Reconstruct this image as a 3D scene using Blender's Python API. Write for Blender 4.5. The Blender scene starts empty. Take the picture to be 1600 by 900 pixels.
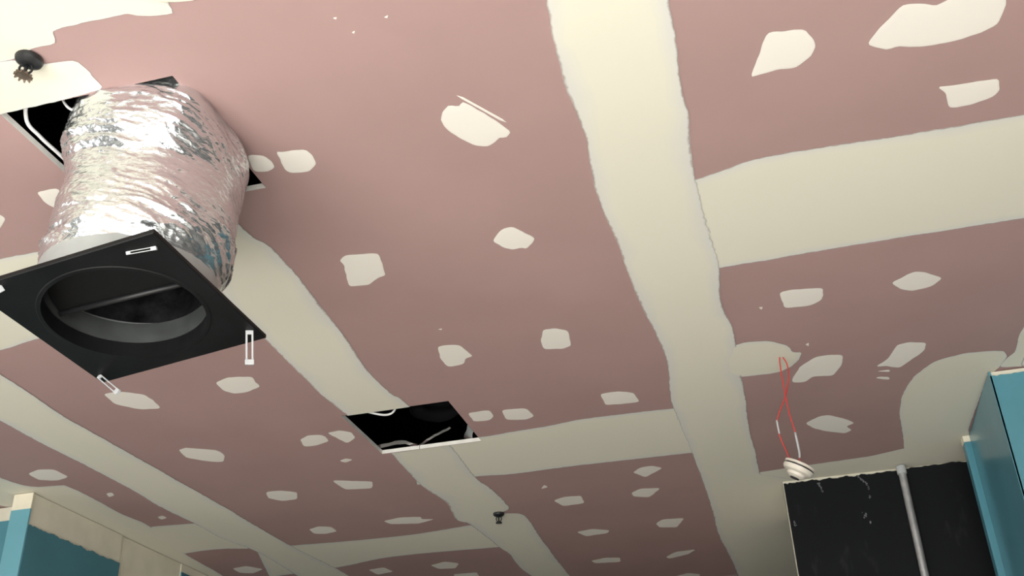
import bpy, bmesh, math, random
from mathutils import Vector, Matrix, noise

scene = bpy.context.scene
COL = scene.collection
random.seed(7)
PI = math.pi

# ------------------------------------------------------------------ camera
cam_data = bpy.data.cameras.new('camera')
cam_data.sensor_width = 36.0
cam_data.lens = 37.246
cam_data.clip_start = 0.05
camera = bpy.data.objects.new('camera', cam_data)
COL.objects.link(camera)
_r, _u, _b = (0.964891, 0.260438, -0.034027), (0.15676, -0.46708, 0.870208), (0.210742, -0.84499, -0.491508)
_m = Matrix((_r, _u, _b)).transposed().to_4x4()
_m.translation = (0.0, 0.0, 1.5)
camera.matrix_world = _m
scene.camera = camera

# ------------------------------------------------------------------ world, lights, exposure
world = bpy.data.worlds.new('world')
scene.world = world
world.use_nodes = True
bg = world.node_tree.nodes['Background']
bg.inputs['Color'].default_value = (0.85, 0.93, 1.0, 1)
bg.inputs['Strength'].default_value = 0.05

def area_light(name, loc, aim, sx, sy, power, color):
    d = bpy.data.lights.new(name, 'AREA')
    d.shape = 'RECTANGLE'; d.size = sx; d.size_y = sy
    d.energy = power; d.color = color
    o = bpy.data.objects.new(name, d); COL.objects.link(o)
    o.location = loc
    o.rotation_euler = (Vector(aim) - Vector(loc)).to_track_quat('-Z', 'Y').to_euler()
    return o
# daylight coming in through the shop windows behind and left of the camera
area_light('rear_window_daylight', (-0.7, -1.15, 1.40), (-0.7, 1, 1.40), 4.2, 2.2, 150, (1.0, 0.985, 0.965))
# low sun through the same window: it lands on the floor and bounces up to the ceiling
sun_d = bpy.data.lights.new('sun', 'SUN'); sun_d.energy = 35.0; sun_d.angle = 0.01; sun_d.color = (1.0, 0.97, 0.91)
sun = bpy.data.objects.new('sun', sun_d); COL.objects.link(sun)
sun.rotation_euler = Vector((0.12, 1.0, -0.98)).to_track_quat('-Z', 'Y').to_euler()
area_light('left_window_daylight', (-6.1, 0.1, 1.5), (0, 0.1, 1.5), 2.8, 2.2, 60, (1.0, 0.985, 0.965))

vs = scene.view_settings
vs.view_transform = 'Standard'
vs.look = 'None'
vs.exposure = 0.32
vs.gamma = 1.0
vs.use_curve_mapping = False

# ------------------------------------------------------------------ dimensions (metres)
CEIL = 3.05
HOLES = [(-1.551, -1.119, 1.530, 1.972), (-1.524, -1.104, 3.400, 3.822)]   # x0, x1, y0, y1

# plan outlines of the jointing compound on the ceiling (metres)
RIBBONS = {
    'cross_right': ([(-0.219, 2.283), (-0.072, 2.265), (0.006, 2.247), (0.063, 2.228), (0.172, 2.224), (0.414, 2.235), (0.706, 2.242), (0.93, 2.249), (1.198, 2.249)],
        [(-0.218, 2.758), (-0.057, 2.745), (0.081, 2.745), (0.172, 2.741), (0.436, 2.737), (0.775, 2.741), (1.099, 2.747), (1.465, 2.742)]),
    'cross_middle': ([(-1.39, 3.778), (-1.091, 3.777), (-0.962, 3.766), (-0.804, 3.753), (-0.686, 3.734), (-0.5, 3.735), (-0.326, 3.745), (-0.187, 3.749)],
        [(-1.525, 4.232), (-1.243, 4.222), (-1.091, 4.245), (-0.807, 4.24), (-0.534, 4.251), (-0.319, 4.258), (-0.134, 4.263)]),
    'cross_left': ([(-2.633, 4.896), (-2.427, 4.878), (-2.142, 4.907), (-1.805, 4.922), (-1.474, 4.879), (-1.261, 4.874)],
        [(-2.813, 5.406), (-2.39, 5.361), (-2.079, 5.28), (-1.79, 5.277), (-1.449, 5.311), (-1.24, 5.306)]),
    'cross_near_left': ([(-2.245, 2.05), (-1.957, 2.054), (-1.796, 2.054), (-1.563, 2.056), (-1.323, 2.066)],
        [(-2.673, 2.538), (-2.331, 2.536), (-2.167, 2.506), (-1.841, 2.493), (-1.409, 2.489)]),
    'cross_far_left': ([(-3.254, 4.379), (-3.035, 4.364), (-2.886, 4.345), (-2.681, 4.371), (-2.505, 4.386)],
        [(-3.368, 4.887), (-2.989, 4.816), (-2.785, 4.809), (-2.646, 4.853), (-2.472, 4.86)]),
    'main': ([(-0.293, 1.409), (-0.296, 1.548), (-0.307, 1.66), (-0.315, 1.807), (-0.308, 1.997), (-0.316, 2.08), (-0.33, 2.247), (-0.324, 2.442), (-0.32, 2.549), (-0.321, 2.74), (-0.313, 2.932), (-0.298, 3.148), (-0.297, 3.356), (-0.32, 3.578), (-0.328, 3.763), (-0.317, 4.243), (-0.314, 4.71), (-0.319, 5.111), (-0.327, 5.51), (-0.308, 5.977), (-0.301, 6.428), (-0.291, 7.53)],
        [(-0.045, 1.484), (-0.052, 1.623), (-0.053, 1.739), (-0.06, 1.887), (-0.057, 2.006), (-0.063, 2.034), (-0.067, 2.159), (-0.072, 2.271), (-0.063, 2.528), (-0.057, 2.748), (-0.072, 2.948), (-0.052, 3.136), (-0.052, 3.335), (-0.053, 3.554), (-0.055, 3.733), (-0.062, 4.065), (-0.057, 4.291), (-0.056, 4.572), (-0.055, 4.608), (-0.046, 4.638), (0.069, 4.744), (0.108, 4.87), (0.166, 5.645), (0.241, 6.656), (0.364, 7.821)]),
    'second': ([(-1.414, 1.742), (-1.424, 1.985), (-1.486, 2.438), (-1.498, 2.642), (-1.505, 2.883), (-1.513, 3.185), (-1.503, 3.374), (-1.49, 3.825), (-1.498, 3.958), (-1.505, 4.258), (-1.479, 4.496), (-1.495, 4.622), (-1.513, 4.786), (-1.474, 4.879), (-1.449, 5.311), (-1.434, 5.449), (-1.452, 5.721), (-1.438, 6.03), (-1.444, 6.818)],
        [(-1.262, 1.65), (-1.263, 1.804), (-1.255, 2.13), (-1.23, 2.231), (-1.23, 2.416), (-1.24, 2.596), (-1.252, 2.796), (-1.275, 3.015), (-1.276, 3.198), (-1.268, 3.284), (-1.253, 3.344), (-1.231, 3.784), (-1.246, 4.23), (-1.226, 4.364), (-1.216, 4.538), (-1.222, 4.697), (-1.28, 4.747), (-1.191, 4.793), (-1.181, 4.938), (-1.2, 5.285), (-1.218, 5.818), (-1.222, 6.09), (-1.231, 6.912)]),
    'third': ([(-2.442, 2.328), (-2.44, 2.677), (-2.448, 2.854), (-2.463, 3.094), (-2.45, 3.448), (-2.444, 3.77), (-2.432, 4.188), (-2.432, 4.502), (-2.427, 4.878), (-2.389, 5.376), (-2.389, 5.677), (-2.421, 6.389)],
        [(-2.691, 2.617), (-2.705, 3.019), (-2.708, 3.243), (-2.696, 3.511), (-2.691, 3.825), (-2.703, 4.153), (-2.686, 4.38), (-2.687, 4.629), (-2.646, 4.853), (-2.638, 5.051), (-2.656, 5.442), (-2.713, 6.26)]),
    'wall_edge': ([(-3.113, 3.317), (-3.097, 3.524), (-3.066, 3.647), (-2.991, 3.693), (-2.915, 3.696), (-2.904, 3.909), (-2.914, 4.122), (-2.899, 4.339), (-2.989, 4.816), (-3.025, 5.287), (-3.144, 6.071)],
        [(-3.403, 3.671), (-3.339, 3.837), (-3.292, 3.905), (-3.269, 3.963), (-3.269, 4.15), (-3.27, 4.35), (-3.259, 4.519), (-3.264, 4.666), (-3.298, 4.957), (-3.286, 5.329), (-3.33, 6.18)]),
}
SPREADS = {
    'butt_corner': ([(-1.369, 1.019), (-0.841, 1.194), (-0.924, 1.319), (-0.953, 1.346), (-1.001, 1.337), (-1.012, 1.331), (-1.014, 1.366), (-1.066, 1.357), (-1.09, 1.348), (-1.098, 1.338), (-1.191, 1.336), (-1.279, 1.335), (-1.29, 1.371), (-1.349, 1.369), (-1.404, 1.385), (-1.532, 1.383), (-1.688, 1.377)], (-1.239, 1.24)),
    'butt_lower': ([(-1.673, 1.36), (-1.404, 1.385), (-1.361, 1.415), (-1.278, 1.424), (-1.279, 1.466), (-1.278, 1.523), (-1.387, 1.53), (-1.543, 1.53), (-1.658, 1.537), (-1.827, 1.533)], (-1.424, 1.449)),
    'wall_sweep': ([(0.538, 4.742), (0.546, 4.513), (0.533, 4.354), (0.506, 4.096), (0.507, 3.933), (0.524, 3.816), (0.546, 3.735), (0.605, 3.632), (0.697, 3.599), (0.781, 3.607), (0.831, 3.625), (0.852, 3.674), (0.833, 3.778), (0.804, 3.808), (0.799, 4.068), (0.79, 4.374), (0.856, 4.809), (0.691, 4.817)], (0.676, 4.123)),
    'wall_band': ([(-0.142, 4.92), (-0.1, 4.608), (-0.055, 4.599), (0.034, 4.589), (0.225, 4.574), (0.411, 4.56), (0.546, 4.513), (0.764, 4.438), (0.891, 4.936), (0.532, 4.919), (0.031, 4.987)], (0.334, 4.727)),
    'right_wedge': ([(0.877, 3.405), (0.865, 3.508), (0.87, 3.654), (0.85, 3.69), (0.832, 3.772), (0.92, 3.792), (1.044, 3.768), (1.022, 3.408)], (0.917, 3.617)),
    'wire_oval': ([(-0.147, 3.355), (-0.086, 3.282), (-0.021, 3.259), (0.052, 3.274), (0.112, 3.33), (0.131, 3.398), (0.16, 3.403), (0.15, 3.458), (0.122, 3.513), (0.07, 3.551), (-0.042, 3.546), (-0.13, 3.527)], (0.001, 3.406)),
}
PATCHES = [
    [(-0.604, 1.821), (-0.582, 1.8), (-0.559, 1.814), (-0.547, 1.796), (-0.508, 1.857), (-0.469, 1.941), (-0.49, 1.96), (-0.499, 1.952), (-0.536, 1.98), (-0.565, 1.97), (-0.598, 1.923), (-0.613, 1.885), (-0.618, 1.849)],
    [(-1.029, 1.841), (-1.02, 1.846), (-0.956, 1.854), (-0.95, 1.885), (-0.957, 1.918), (-0.985, 1.943), (-1.033, 1.936), (-1.041, 1.916), (-1.034, 1.877)],
    [(-1.101, 1.831), (-1.062, 1.846), (-1.053, 1.871), (-1.058, 1.902), (-1.085, 1.913), (-1.118, 1.9)],
    [(-1.062, 2.333), (-1.012, 2.342), (-0.964, 2.354), (-0.99, 2.476), (-1.016, 2.483), (-1.062, 2.515), (-1.118, 2.504), (-1.101, 2.439), (-1.083, 2.377), (-1.086, 2.357)],
    [(-0.649, 2.391), (-0.603, 2.337), (-0.576, 2.336), (-0.528, 2.416), (-0.566, 2.464), (-0.58, 2.452), (-0.609, 2.457), (-0.63, 2.432)],
    [(-1.001, 2.966), (-0.978, 2.959), (-0.926, 2.972), (-0.907, 3.07), (-0.937, 3.08), (-0.957, 3.121), (-1.016, 3.127), (-1.02, 3.051)],
    [(-0.642, 2.958), (-0.605, 2.956), (-0.564, 2.989), (-0.578, 3.102), (-0.61, 3.116), (-0.672, 3.1), (-0.671, 3.045)],
    [(-0.565, 3.521), (-0.499, 3.52), (-0.445, 3.551), (-0.437, 3.647), (-0.497, 3.645), (-0.567, 3.633)],
    [(-1.072, 3.529), (-0.984, 3.528), (-0.985, 3.593), (-1.014, 3.63), (-1.075, 3.621)],
    [(-0.944, 3.543), (-0.851, 3.557), (-0.839, 3.646), (-0.88, 3.671), (-0.954, 3.645)],
    [(-1.816, 2.979), (-1.752, 2.951), (-1.668, 2.975), (-1.68, 3.022), (-1.68, 3.061), (-1.751, 3.089), (-1.798, 3.084), (-1.819, 3.053)],
    [(-2.223, 2.933), (-2.149, 2.936), (-2.092, 2.985), (-2.088, 3.04), (-2.101, 3.116), (-2.177, 3.101), (-2.236, 3.03)],
    [(-2.262, 3.502), (-2.225, 3.486), (-2.118, 3.555), (-2.117, 3.616), (-2.161, 3.687), (-2.217, 3.658), (-2.278, 3.588)],
    [(-2.171, 4.078), (-2.098, 4.087), (-2.045, 4.135), (-2.086, 4.224), (-2.164, 4.223), (-2.202, 4.16)],
    [(-1.842, 4.041), (-1.682, 4.119), (-1.718, 4.204), (-1.835, 4.178), (-1.843, 4.111)],
    [(-1.77, 3.565), (-1.722, 3.532), (-1.662, 3.547), (-1.663, 3.618), (-1.732, 3.645), (-1.785, 3.64)],
    [(-1.642, 3.533), (-1.586, 3.526), (-1.548, 3.56), (-1.557, 3.621), (-1.611, 3.667), (-1.629, 3.595)],
    [(-2.232, 4.659), (-2.165, 4.629), (-2.112, 4.661), (-2.113, 4.741), (-2.182, 4.76), (-2.24, 4.737)],
    [(-1.849, 4.665), (-1.751, 4.639), (-1.654, 4.666), (-1.662, 4.706), (-1.604, 4.728), (-1.7, 4.768), (-1.833, 4.727)],
    [(-2.972, 3.53), (-2.896, 3.501), (-2.837, 3.523), (-2.838, 3.622), (-2.91, 3.646), (-2.978, 3.612)],
    [(-2.821, 3.857), (-2.787, 3.852), (-2.798, 3.894), (-2.838, 3.906)],
    [(-2.798, 4.229), (-2.759, 4.213), (-2.757, 4.255), (-2.8, 4.271)],
    [(-2.911, 5.16), (-2.815, 5.143), (-2.76, 5.237), (-2.856, 5.298), (-2.914, 5.26)],
    [(-1.666, 1.815), (-1.631, 1.812), (-1.603, 1.815), (-1.62, 1.86), (-1.663, 1.901), (-1.674, 1.879), (-1.676, 1.848)],
    [(-1.844, 1.873), (-1.815, 1.87), (-1.813, 1.893), (-1.862, 1.931), (-1.889, 1.936)],
    [(-2.245, 5.465), (-2.145, 5.449), (-2.129, 5.557), (-2.236, 5.587)],
    [(-1.898, 5.508), (-1.799, 5.464), (-1.736, 5.532), (-1.788, 5.625), (-1.881, 5.601)],
    [(-1.84, 5.738), (-1.703, 5.75), (-1.72, 5.896), (-1.864, 5.899)],
    [(-0.592, 4.406), (-0.55, 4.353), (-0.494, 4.349), (-0.456, 4.397), (-0.549, 4.493)],
    [(-0.646, 4.679), (-0.594, 4.632), (-0.502, 4.658), (-0.572, 4.775), (-0.641, 4.739)],
    [(-1.006, 4.659), (-0.949, 4.621), (-0.867, 4.633), (-0.873, 4.75), (-0.98, 4.76)],
    [(-0.608, 5.198), (-0.564, 5.136), (-0.456, 5.156), (-0.513, 5.305), (-0.599, 5.271)],
    [(-1.011, 5.19), (-0.923, 5.166), (-0.842, 5.221), (-0.862, 5.273), (-0.981, 5.286)],
    [(-1.049, 5.758), (-0.963, 5.723), (-0.881, 5.757), (-0.897, 5.849), (-1.036, 5.82)],
    [(-0.645, 5.839), (-0.581, 5.755), (-0.466, 5.748), (-0.521, 5.834), (-0.634, 5.886)],
    [(-0.65, 6.282), (-0.57, 6.238), (-0.502, 6.297), (-0.533, 6.411), (-0.644, 6.381)],
    [(0.086, 1.915), (0.111, 1.842), (0.131, 1.774), (0.187, 1.785), (0.211, 1.79), (0.226, 1.819), (0.234, 1.852), (0.222, 1.883), (0.187, 1.913), (0.149, 1.905), (0.113, 1.91)],
    [(0.335, 1.88), (0.364, 1.832), (0.404, 1.774), (0.445, 1.783), (0.477, 1.8), (0.519, 1.776), (0.612, 1.789), (0.616, 1.847), (0.607, 1.899), (0.577, 1.914), (0.52, 1.927), (0.454, 1.925), (0.4, 1.906), (0.38, 1.911)],
    [(0.495, 2.073), (0.519, 2.078), (0.632, 2.083), (0.64, 2.13), (0.63, 2.15), (0.583, 2.167), (0.529, 2.169), (0.516, 2.102)],
    [(0.102, 2.951), (0.137, 2.942), (0.235, 2.963), (0.233, 3.042), (0.191, 3.072), (0.113, 3.063)],
    [(0.433, 3.0), (0.465, 2.97), (0.5, 2.946), (0.538, 2.97), (0.587, 3.019), (0.554, 3.065), (0.498, 3.076), (0.46, 3.05)],
    [(0.116, 3.625), (0.148, 3.522), (0.204, 3.46), (0.247, 3.459), (0.296, 3.476), (0.292, 3.561), (0.261, 3.647), (0.19, 3.627), (0.162, 3.67), (0.117, 3.66)],
    [(0.404, 3.617), (0.441, 3.57), (0.472, 3.454), (0.509, 3.446), (0.568, 3.472), (0.566, 3.538), (0.518, 3.613), (0.488, 3.658), (0.443, 3.625)],
    [(0.406, 3.715), (0.426, 3.71), (0.455, 3.721), (0.461, 3.752), (0.432, 3.741)],
    [(0.149, 4.077), (0.206, 4.022), (0.243, 4.021), (0.315, 4.096), (0.343, 4.147), (0.308, 4.17), (0.334, 4.223), (0.304, 4.249), (0.229, 4.199), (0.18, 4.145)],
]
STREAKS = [
    [(-0.556, 1.775), (-0.549, 1.773), (-0.469, 1.901), (-0.475, 1.906)],
    [(-1.02, 4.479), (-0.992, 4.425), (-0.982, 4.466)],
    [(-0.721, 1.469), (-0.71, 1.469), (-0.715, 1.477)],
    [(-0.7, 1.519), (-0.69, 1.516), (-0.696, 1.526)],
    [(-0.621, 1.498), (-0.609, 1.494), (-0.614, 1.504)],
    [(0.036, 3.028), (0.05, 3.029), (0.044, 3.049)],
    [(0.17, 3.35), (0.183, 3.339), (0.182, 3.369)],
    [(-1.718, 3.835), (-1.682, 3.817), (-1.659, 3.841), (-1.703, 3.865)],
    [(-0.958, 2.845), (-0.943, 2.845), (-0.949, 2.857)],
    [(0.407, 3.658), (0.455, 3.658), (0.458, 3.681)],
]


# ------------------------------------------------------------------ materials
def mat(name):
    m = bpy.data.materials.new(name); m.use_nodes = True
    return m, m.node_tree.nodes, m.node_tree.links, m.node_tree.nodes['Principled BSDF']

def plain(name, col, rough=0.6, metal=0.0, var=0.06, scale=18.0, bump=0.0, bscale=60.0, **kw):
    m, n, l, p = mat(name)
    tc = n.new('ShaderNodeTexCoord')
    nz = n.new('ShaderNodeTexNoise'); nz.inputs['Scale'].default_value = scale; nz.inputs['Detail'].default_value = 5
    l.new(tc.outputs['Object'], nz.inputs['Vector'])
    r = n.new('ShaderNodeValToRGB')
    r.color_ramp.elements[0].position = 0.3; r.color_ramp.elements[1].position = 0.7
    r.color_ramp.elements[0].color = tuple(c * (1 - var) for c in col) + (1,)
    r.color_ramp.elements[1].color = tuple(min(1, c * (1 + var)) for c in col) + (1,)
    l.new(nz.outputs['Fac'], r.inputs['Fac']); l.new(r.outputs['Color'], p.inputs['Base Color'])
    p.inputs['Roughness'].default_value = rough
    p.inputs['Metallic'].default_value = metal
    for k, v in kw.items(): p.inputs[k].default_value = v
    if bump:
        b = n.new('ShaderNodeBump'); b.inputs['Strength'].default_value = bump; b.inputs['Distance'].default_value = 0.004
        n2 = n.new('ShaderNodeTexNoise'); n2.inputs['Scale'].default_value = bscale; n2.inputs['Detail'].default_value = 4
        l.new(tc.outputs['Object'], n2.inputs['Vector']); l.new(n2.outputs['Fac'], b.inputs['Height'])
        l.new(b.outputs['Normal'], p.inputs['Normal'])
    return m

def compound_mat(name, thin, thick, lo=0.0, hi=0.22):
    """jointing compound: 'coat' = how thick the coat is; where it is skimmed thin the board shows through"""
    m, n, l, p = mat(name)
    at = n.new('ShaderNodeAttribute'); at.attribute_name = 'coat'
    tc = n.new('ShaderNodeTexCoord')
    nz = n.new('ShaderNodeTexNoise'); nz.inputs['Scale'].default_value = 38; nz.inputs['Detail'].default_value = 6
    l.new(tc.outputs['Object'], nz.inputs['Vector'])
    ad = n.new('ShaderNodeMath'); ad.operation = 'MULTIPLY_ADD'
    l.new(nz.outputs['Fac'], ad.inputs[0]); ad.inputs[1].default_value = 0.26
    su = n.new('ShaderNodeMath'); su.operation = 'SUBTRACT'; l.new(at.outputs['Fac'], su.inputs[0]); su.inputs[1].default_value = 0.13
    l.new(su.outputs[0], ad.inputs[2])
    mr = n.new('ShaderNodeMapRange'); mr.interpolation_type = 'SMOOTHSTEP'
    mr.inputs['From Min'].default_value = lo; mr.inputs['From Max'].default_value = hi
    l.new(ad.outputs[0], mr.inputs['Value']); l.new(mr.outputs['Result'], p.inputs['Alpha'])
    big = n.new('ShaderNodeTexNoise'); big.inputs['Scale'].default_value = 5; big.inputs['Detail'].default_value = 4
    l.new(tc.outputs['Object'], big.inputs['Vector'])
    m2 = n.new('ShaderNodeMath'); m2.operation = 'MULTIPLY_ADD'; m2.inputs[1].default_value = 0.7
    l.new(big.outputs['Fac'], m2.inputs[0])
    s2 = n.new('ShaderNodeMath'); s2.operation = 'SUBTRACT'; s2.inputs[1].default_value = 0.35; l.new(at.outputs['Fac'], s2.inputs[0])
    l.new(s2.outputs[0], m2.inputs[2])
    cr = n.new('ShaderNodeValToRGB')
    cr.color_ramp.elements[0].position = 0.12; cr.color_ramp.elements[0].color = thin + (1,)
    cr.color_ramp.elements[1].position = 0.85; cr.color_ramp.elements[1].color = thick + (1,)
    l.new(m2.outputs[0], cr.inputs['Fac']); l.new(cr.outputs['Color'], p.inputs['Base Color'])
    p.inputs['Roughness'].default_value = 0.8
    p.inputs['Specular IOR Level'].default_value = 0.25
    b = n.new('ShaderNodeBump'); b.inputs['Strength'].default_value = 0.12; b.inputs['Distance'].default_value = 0.004
    n3 = n.new('ShaderNodeTexNoise'); n3.inputs['Scale'].default_value = 26; n3.inputs['Detail'].default_value = 5
    l.new(tc.outputs['Object'], n3.inputs['Vector']); l.new(n3.outputs['Fac'], b.inputs['Height']); l.new(b.outputs['Normal'], p.inputs['Normal'])
    return m

M = {}
M['board'] = plain('pink_fire_rated_board_paper', (0.39, 0.256, 0.238), 0.78, var=0.035, scale=3.0, **{'Specular IOR Level': 0.3})
M['gypsum'] = plain('cut_gypsum', (0.78, 0.76, 0.70), 0.9, var=0.06, scale=40, bump=0.3)
M['joint'] = compound_mat('jointing_compound', (0.645, 0.632, 0.585), (0.715, 0.682, 0.565))
M['filler'] = compound_mat('screw_filler', (0.70, 0.645, 0.59), (0.79, 0.742, 0.668), 0.05, 0.45)
M['plaster'] = plain('bare_plaster', (0.70, 0.66, 0.535), 0.85, var=0.05, scale=9, bump=0.1)
M['cream'] = plain('cream_unpainted_band', (0.80, 0.74, 0.58), 0.8, var=0.05)
M['dim'] = plain('charcoal_grey_wall_paint', (0.10, 0.105, 0.11), 0.7)
M['void'] = plain('roof_void_shade_dark', (0.004, 0.004, 0.005), 0.9, **{'Specular IOR Level': 0.1})  # near-black colour puts the shade of the unlit roof void into the material
M['blue'] = plain('gloss_blue_paint', (0.085, 0.255, 0.315), 0.22, var=0.07, scale=4, bump=0.03, bscale=14)
M['blue_lit'] = plain('blue_paint_lit_face', (0.14, 0.37, 0.44), 0.45, var=0.05, scale=4)  # same blue paint, lightened for the post face that catches the light
M['blue_shaded'] = plain('blue_paint_shaded_side', (0.06, 0.20, 0.25), 0.5, var=0.06, scale=5)  # same blue paint, darkened for side walls turned from the light
M['black'] = plain('black_vent_plastic', (0.0045, 0.0047, 0.005), 0.5, var=0.5, scale=7, bump=0.05, bscale=120, **{'Specular IOR Level': 0.28})
M['neck'] = plain('grey_white_spigot_plastic', (0.33, 0.345, 0.335), 0.4, var=0.08)
M['neck_shaded'] = plain('shaded_spigot_inside', (0.045, 0.049, 0.047), 0.6, var=0.2)  # spigot plastic coloured dark for the weak light inside the neck
M['liner'] = plain('dark_crumpled_liner', (0.05, 0.05, 0.055), 0.28, metal=0.8, var=0.6, scale=20, bump=1.0, bscale=35)
M['clip'] = plain('pale_plastic_clip', (0.42, 0.43, 0.435), 0.25, var=0.03)
M['cable'] = plain('white_cable_sheath', (0.74, 0.73, 0.72), 0.4, var=0.03)
M['red'] = plain('red_wire_sheath', (0.55, 0.045, 0.04), 0.4, var=0.05)
M['detector'] = plain('cream_detector_plastic', (0.58, 0.54, 0.46), 0.4, var=0.05)
M['dark'] = plain('black_plastic', (0.012, 0.012, 0.013), 0.45)
M['bronze'] = plain('dull_bronze', (0.16, 0.12, 0.09), 0.5, metal=0.5, var=0.4, scale=60)
M['galv'] = plain('galvanised_metal', (0.42, 0.42, 0.42), 0.42, metal=0.6, var=0.15, scale=30)
M['floor'] = plain('bare_concrete', (0.36, 0.355, 0.34), 0.8, var=0.12, scale=3)
M['scrap'] = plain('foil_tape', (0.8, 0.8, 0.8), 0.3, metal=1.0, var=0.1)
M['frame'] = plain('window_frame_aluminium', (0.35, 0.36, 0.37), 0.4, metal=0.8)

def foil_material():
    m, n, l, p = mat('aluminium_foil')
    p.inputs['Base Color'].default_value = (0.77, 0.805, 0.815, 1)
    p.inputs['Metallic'].default_value = 0.93
    tc = n.new('ShaderNodeTexCoord')
    nz = n.new('ShaderNodeTexNoise'); nz.inputs['Scale'].default_value = 9; nz.inputs['Detail'].default_value = 3
    l.new(tc.outputs['Object'], nz.inputs['Vector'])
    mr = n.new('ShaderNodeMapRange'); mr.inputs['To Min'].default_value = 0.13; mr.inputs['To Max'].default_value = 0.30
    mr.inputs['From Min'].default_value = 0.3; mr.inputs['From Max'].default_value = 0.7
    l.new(nz.outputs['Fac'], mr.inputs['Value']); l.new(mr.outputs['Result'], p.inputs['Roughness'])
    mp = n.new('ShaderNodeMapping'); mp.inputs['Scale'].default_value = (1, 1, 2.2); mp.inputs['Rotation'].default_value = (0.25, 0.35, 0)
    l.new(tc.outputs['Object'], mp.inputs['Vector'])
    vo = n.new('ShaderNodeTexVoronoi'); vo.inputs['Scale'].default_value = 44; vo.feature = 'F1'
    l.new(mp.outputs['Vector'], vo.inputs['Vector'])
    n2 = n.new('ShaderNodeTexNoise'); n2.inputs['Scale'].default_value = 46; n2.inputs['Detail'].default_value = 4; n2.inputs['Distortion'].default_value = 1.2
    l.new(mp.outputs['Vector'], n2.inputs['Vector'])
    mx = n.new('ShaderNodeMath'); mx.operation = 'ADD'; l.new(vo.outputs['Distance'], mx.inputs[0]); l.new(n2.outputs['Fac'], mx.inputs[1])
    b = n.new('ShaderNodeBump'); b.inputs['Strength'].default_value = 0.32; b.inputs['Distance'].default_value = 0.005
    l.new(mx.outputs[0], b.inputs['Height']); l.new(b.outputs['Normal'], p.inputs['Normal'])
    return m
M['foil'] = foil_material()

def black_paint():
    """black painted board with chalky scratches and dust"""
    m, n, l, p = mat('black_board_paint')
    tc = n.new('ShaderNodeTexCoord')
    mp = n.new('ShaderNodeMapping'); mp.inputs['Scale'].default_value = (5.0, 1, 1.6); mp.inputs['Rotation'].default_value = (0, 0.35, 0)
    l.new(tc.outputs['Object'], mp.inputs['Vector'])
    nz = n.new('ShaderNodeTexNoise'); nz.inputs['Scale'].default_value = 3.2; nz.inputs['Detail'].default_value = 9; nz.inputs['Roughness'].default_value = 0.65
    l.new(mp.outputs['Vector'], nz.inputs['Vector'])
    r = n.new('ShaderNodeValToRGB')
    r.color_ramp.elements[0].position = 0.60; r.color_ramp.elements[0].color = (0.006, 0.0068, 0.008, 1)
    r.color_ramp.elements[1].position = 0.86; r.color_ramp.elements[1].color = (0.03, 0.031, 0.033, 1)
    l.new(nz.outputs['Fac'], r.inputs['Fac']); l.new(r.outputs['Color'], p.inputs['Base Color'])
    p.inputs['Roughness'].default_value = 0.6
    p.inputs['Specular IOR Level'].default_value = 0.12
    return m
M['blackboard'] = black_paint()

# ------------------------------------------------------------------ mesh helpers
def link(name, verts, faces, material, parent=None, smooth=False, loc=None, mats=None, mat_idx=None):
    me = bpy.data.meshes.new(name)
    me.from_pydata([tuple(v) for v in verts], [], faces)
    me.update()
    for mm in (mats or [material]): me.materials.append(mm)
    if mat_idx: me.polygons.foreach_set('material_index', mat_idx)
    if smooth: me.polygons.foreach_set('use_smooth', [True] * len(me.polygons))
    o = bpy.data.objects.new(name, me); COL.objects.link(o)
    if parent: o.parent = parent
    if loc: o.location = loc
    return o

def from_bm(name, bm, material, parent=None, smooth=False, loc=None, mats=None):
    bmesh.ops.recalc_face_normals(bm, faces=bm.faces[:])
    me = bpy.data.meshes.new(name); bm.to_mesh(me); bm.free()
    for mm in (mats or [material]): me.materials.append(mm)
    if smooth: me.polygons.foreach_set('use_smooth', [True] * len(me.polygons))
    o = bpy.data.objects.new(name, me); COL.objects.link(o)
    if parent: o.parent = parent
    if loc: o.location = loc
    return o

def empty(name, loc=(0, 0, 0)):
    o = bpy.data.objects.new(name, None); COL.objects.link(o); o.location = loc
    o.empty_display_size = 0.05
    return o

def tag(o, label=None, cat=None, group=None, kind=None):
    if label: o['label'] = label
    if cat: o['category'] = cat
    if group: o['group'] = group
    if kind: o['kind'] = kind
    return o

def bm_box(bm, x0, x1, y0, y1, z0, z1, bevel=0.0):
    r = bmesh.ops.create_cube(bm, size=1.0)
    for v in r['verts']:
        v.co = Vector(((x0 + x1) / 2 + v.co.x * (x1 - x0), (y0 + y1) / 2 + v.co.y * (y1 - y0), (z0 + z1) / 2 + v.co.z * (z1 - z0)))
    if bevel:
        es = list({e for v in r['verts'] for e in v.link_edges})
        bmesh.ops.bevel(bm, geom=es, offset=bevel, segments=2, affect='EDGES', profile=0.5)
    return r

def box(name, x0, x1, y0, y1, z0, z1, material, parent=None, bevel=0.0):
    bm = bmesh.new(); bm_box(bm, x0, x1, y0, y1, z0, z1, bevel)
    return from_bm(name, bm, material, parent)

def catmull(pts, n):
    pts = [Vector(p) for p in pts]
    P = [2 * pts[0] - pts[1]] + pts + [2 * pts[-1] - pts[-2]]
    out = []
    for i in range(1, len(P) - 2):
        a, b, c, d = P[i - 1], P[i], P[i + 1], P[i + 2]
        for k in range(n):
            t = k / n
            out.append(0.5 * ((2 * b) + (c - a) * t + (2 * a - 5 * b + 4 * c - d) * t * t + (3 * b - a - 3 * c + d) * t ** 3))
    out.append(pts[-1])
    return out

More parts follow.
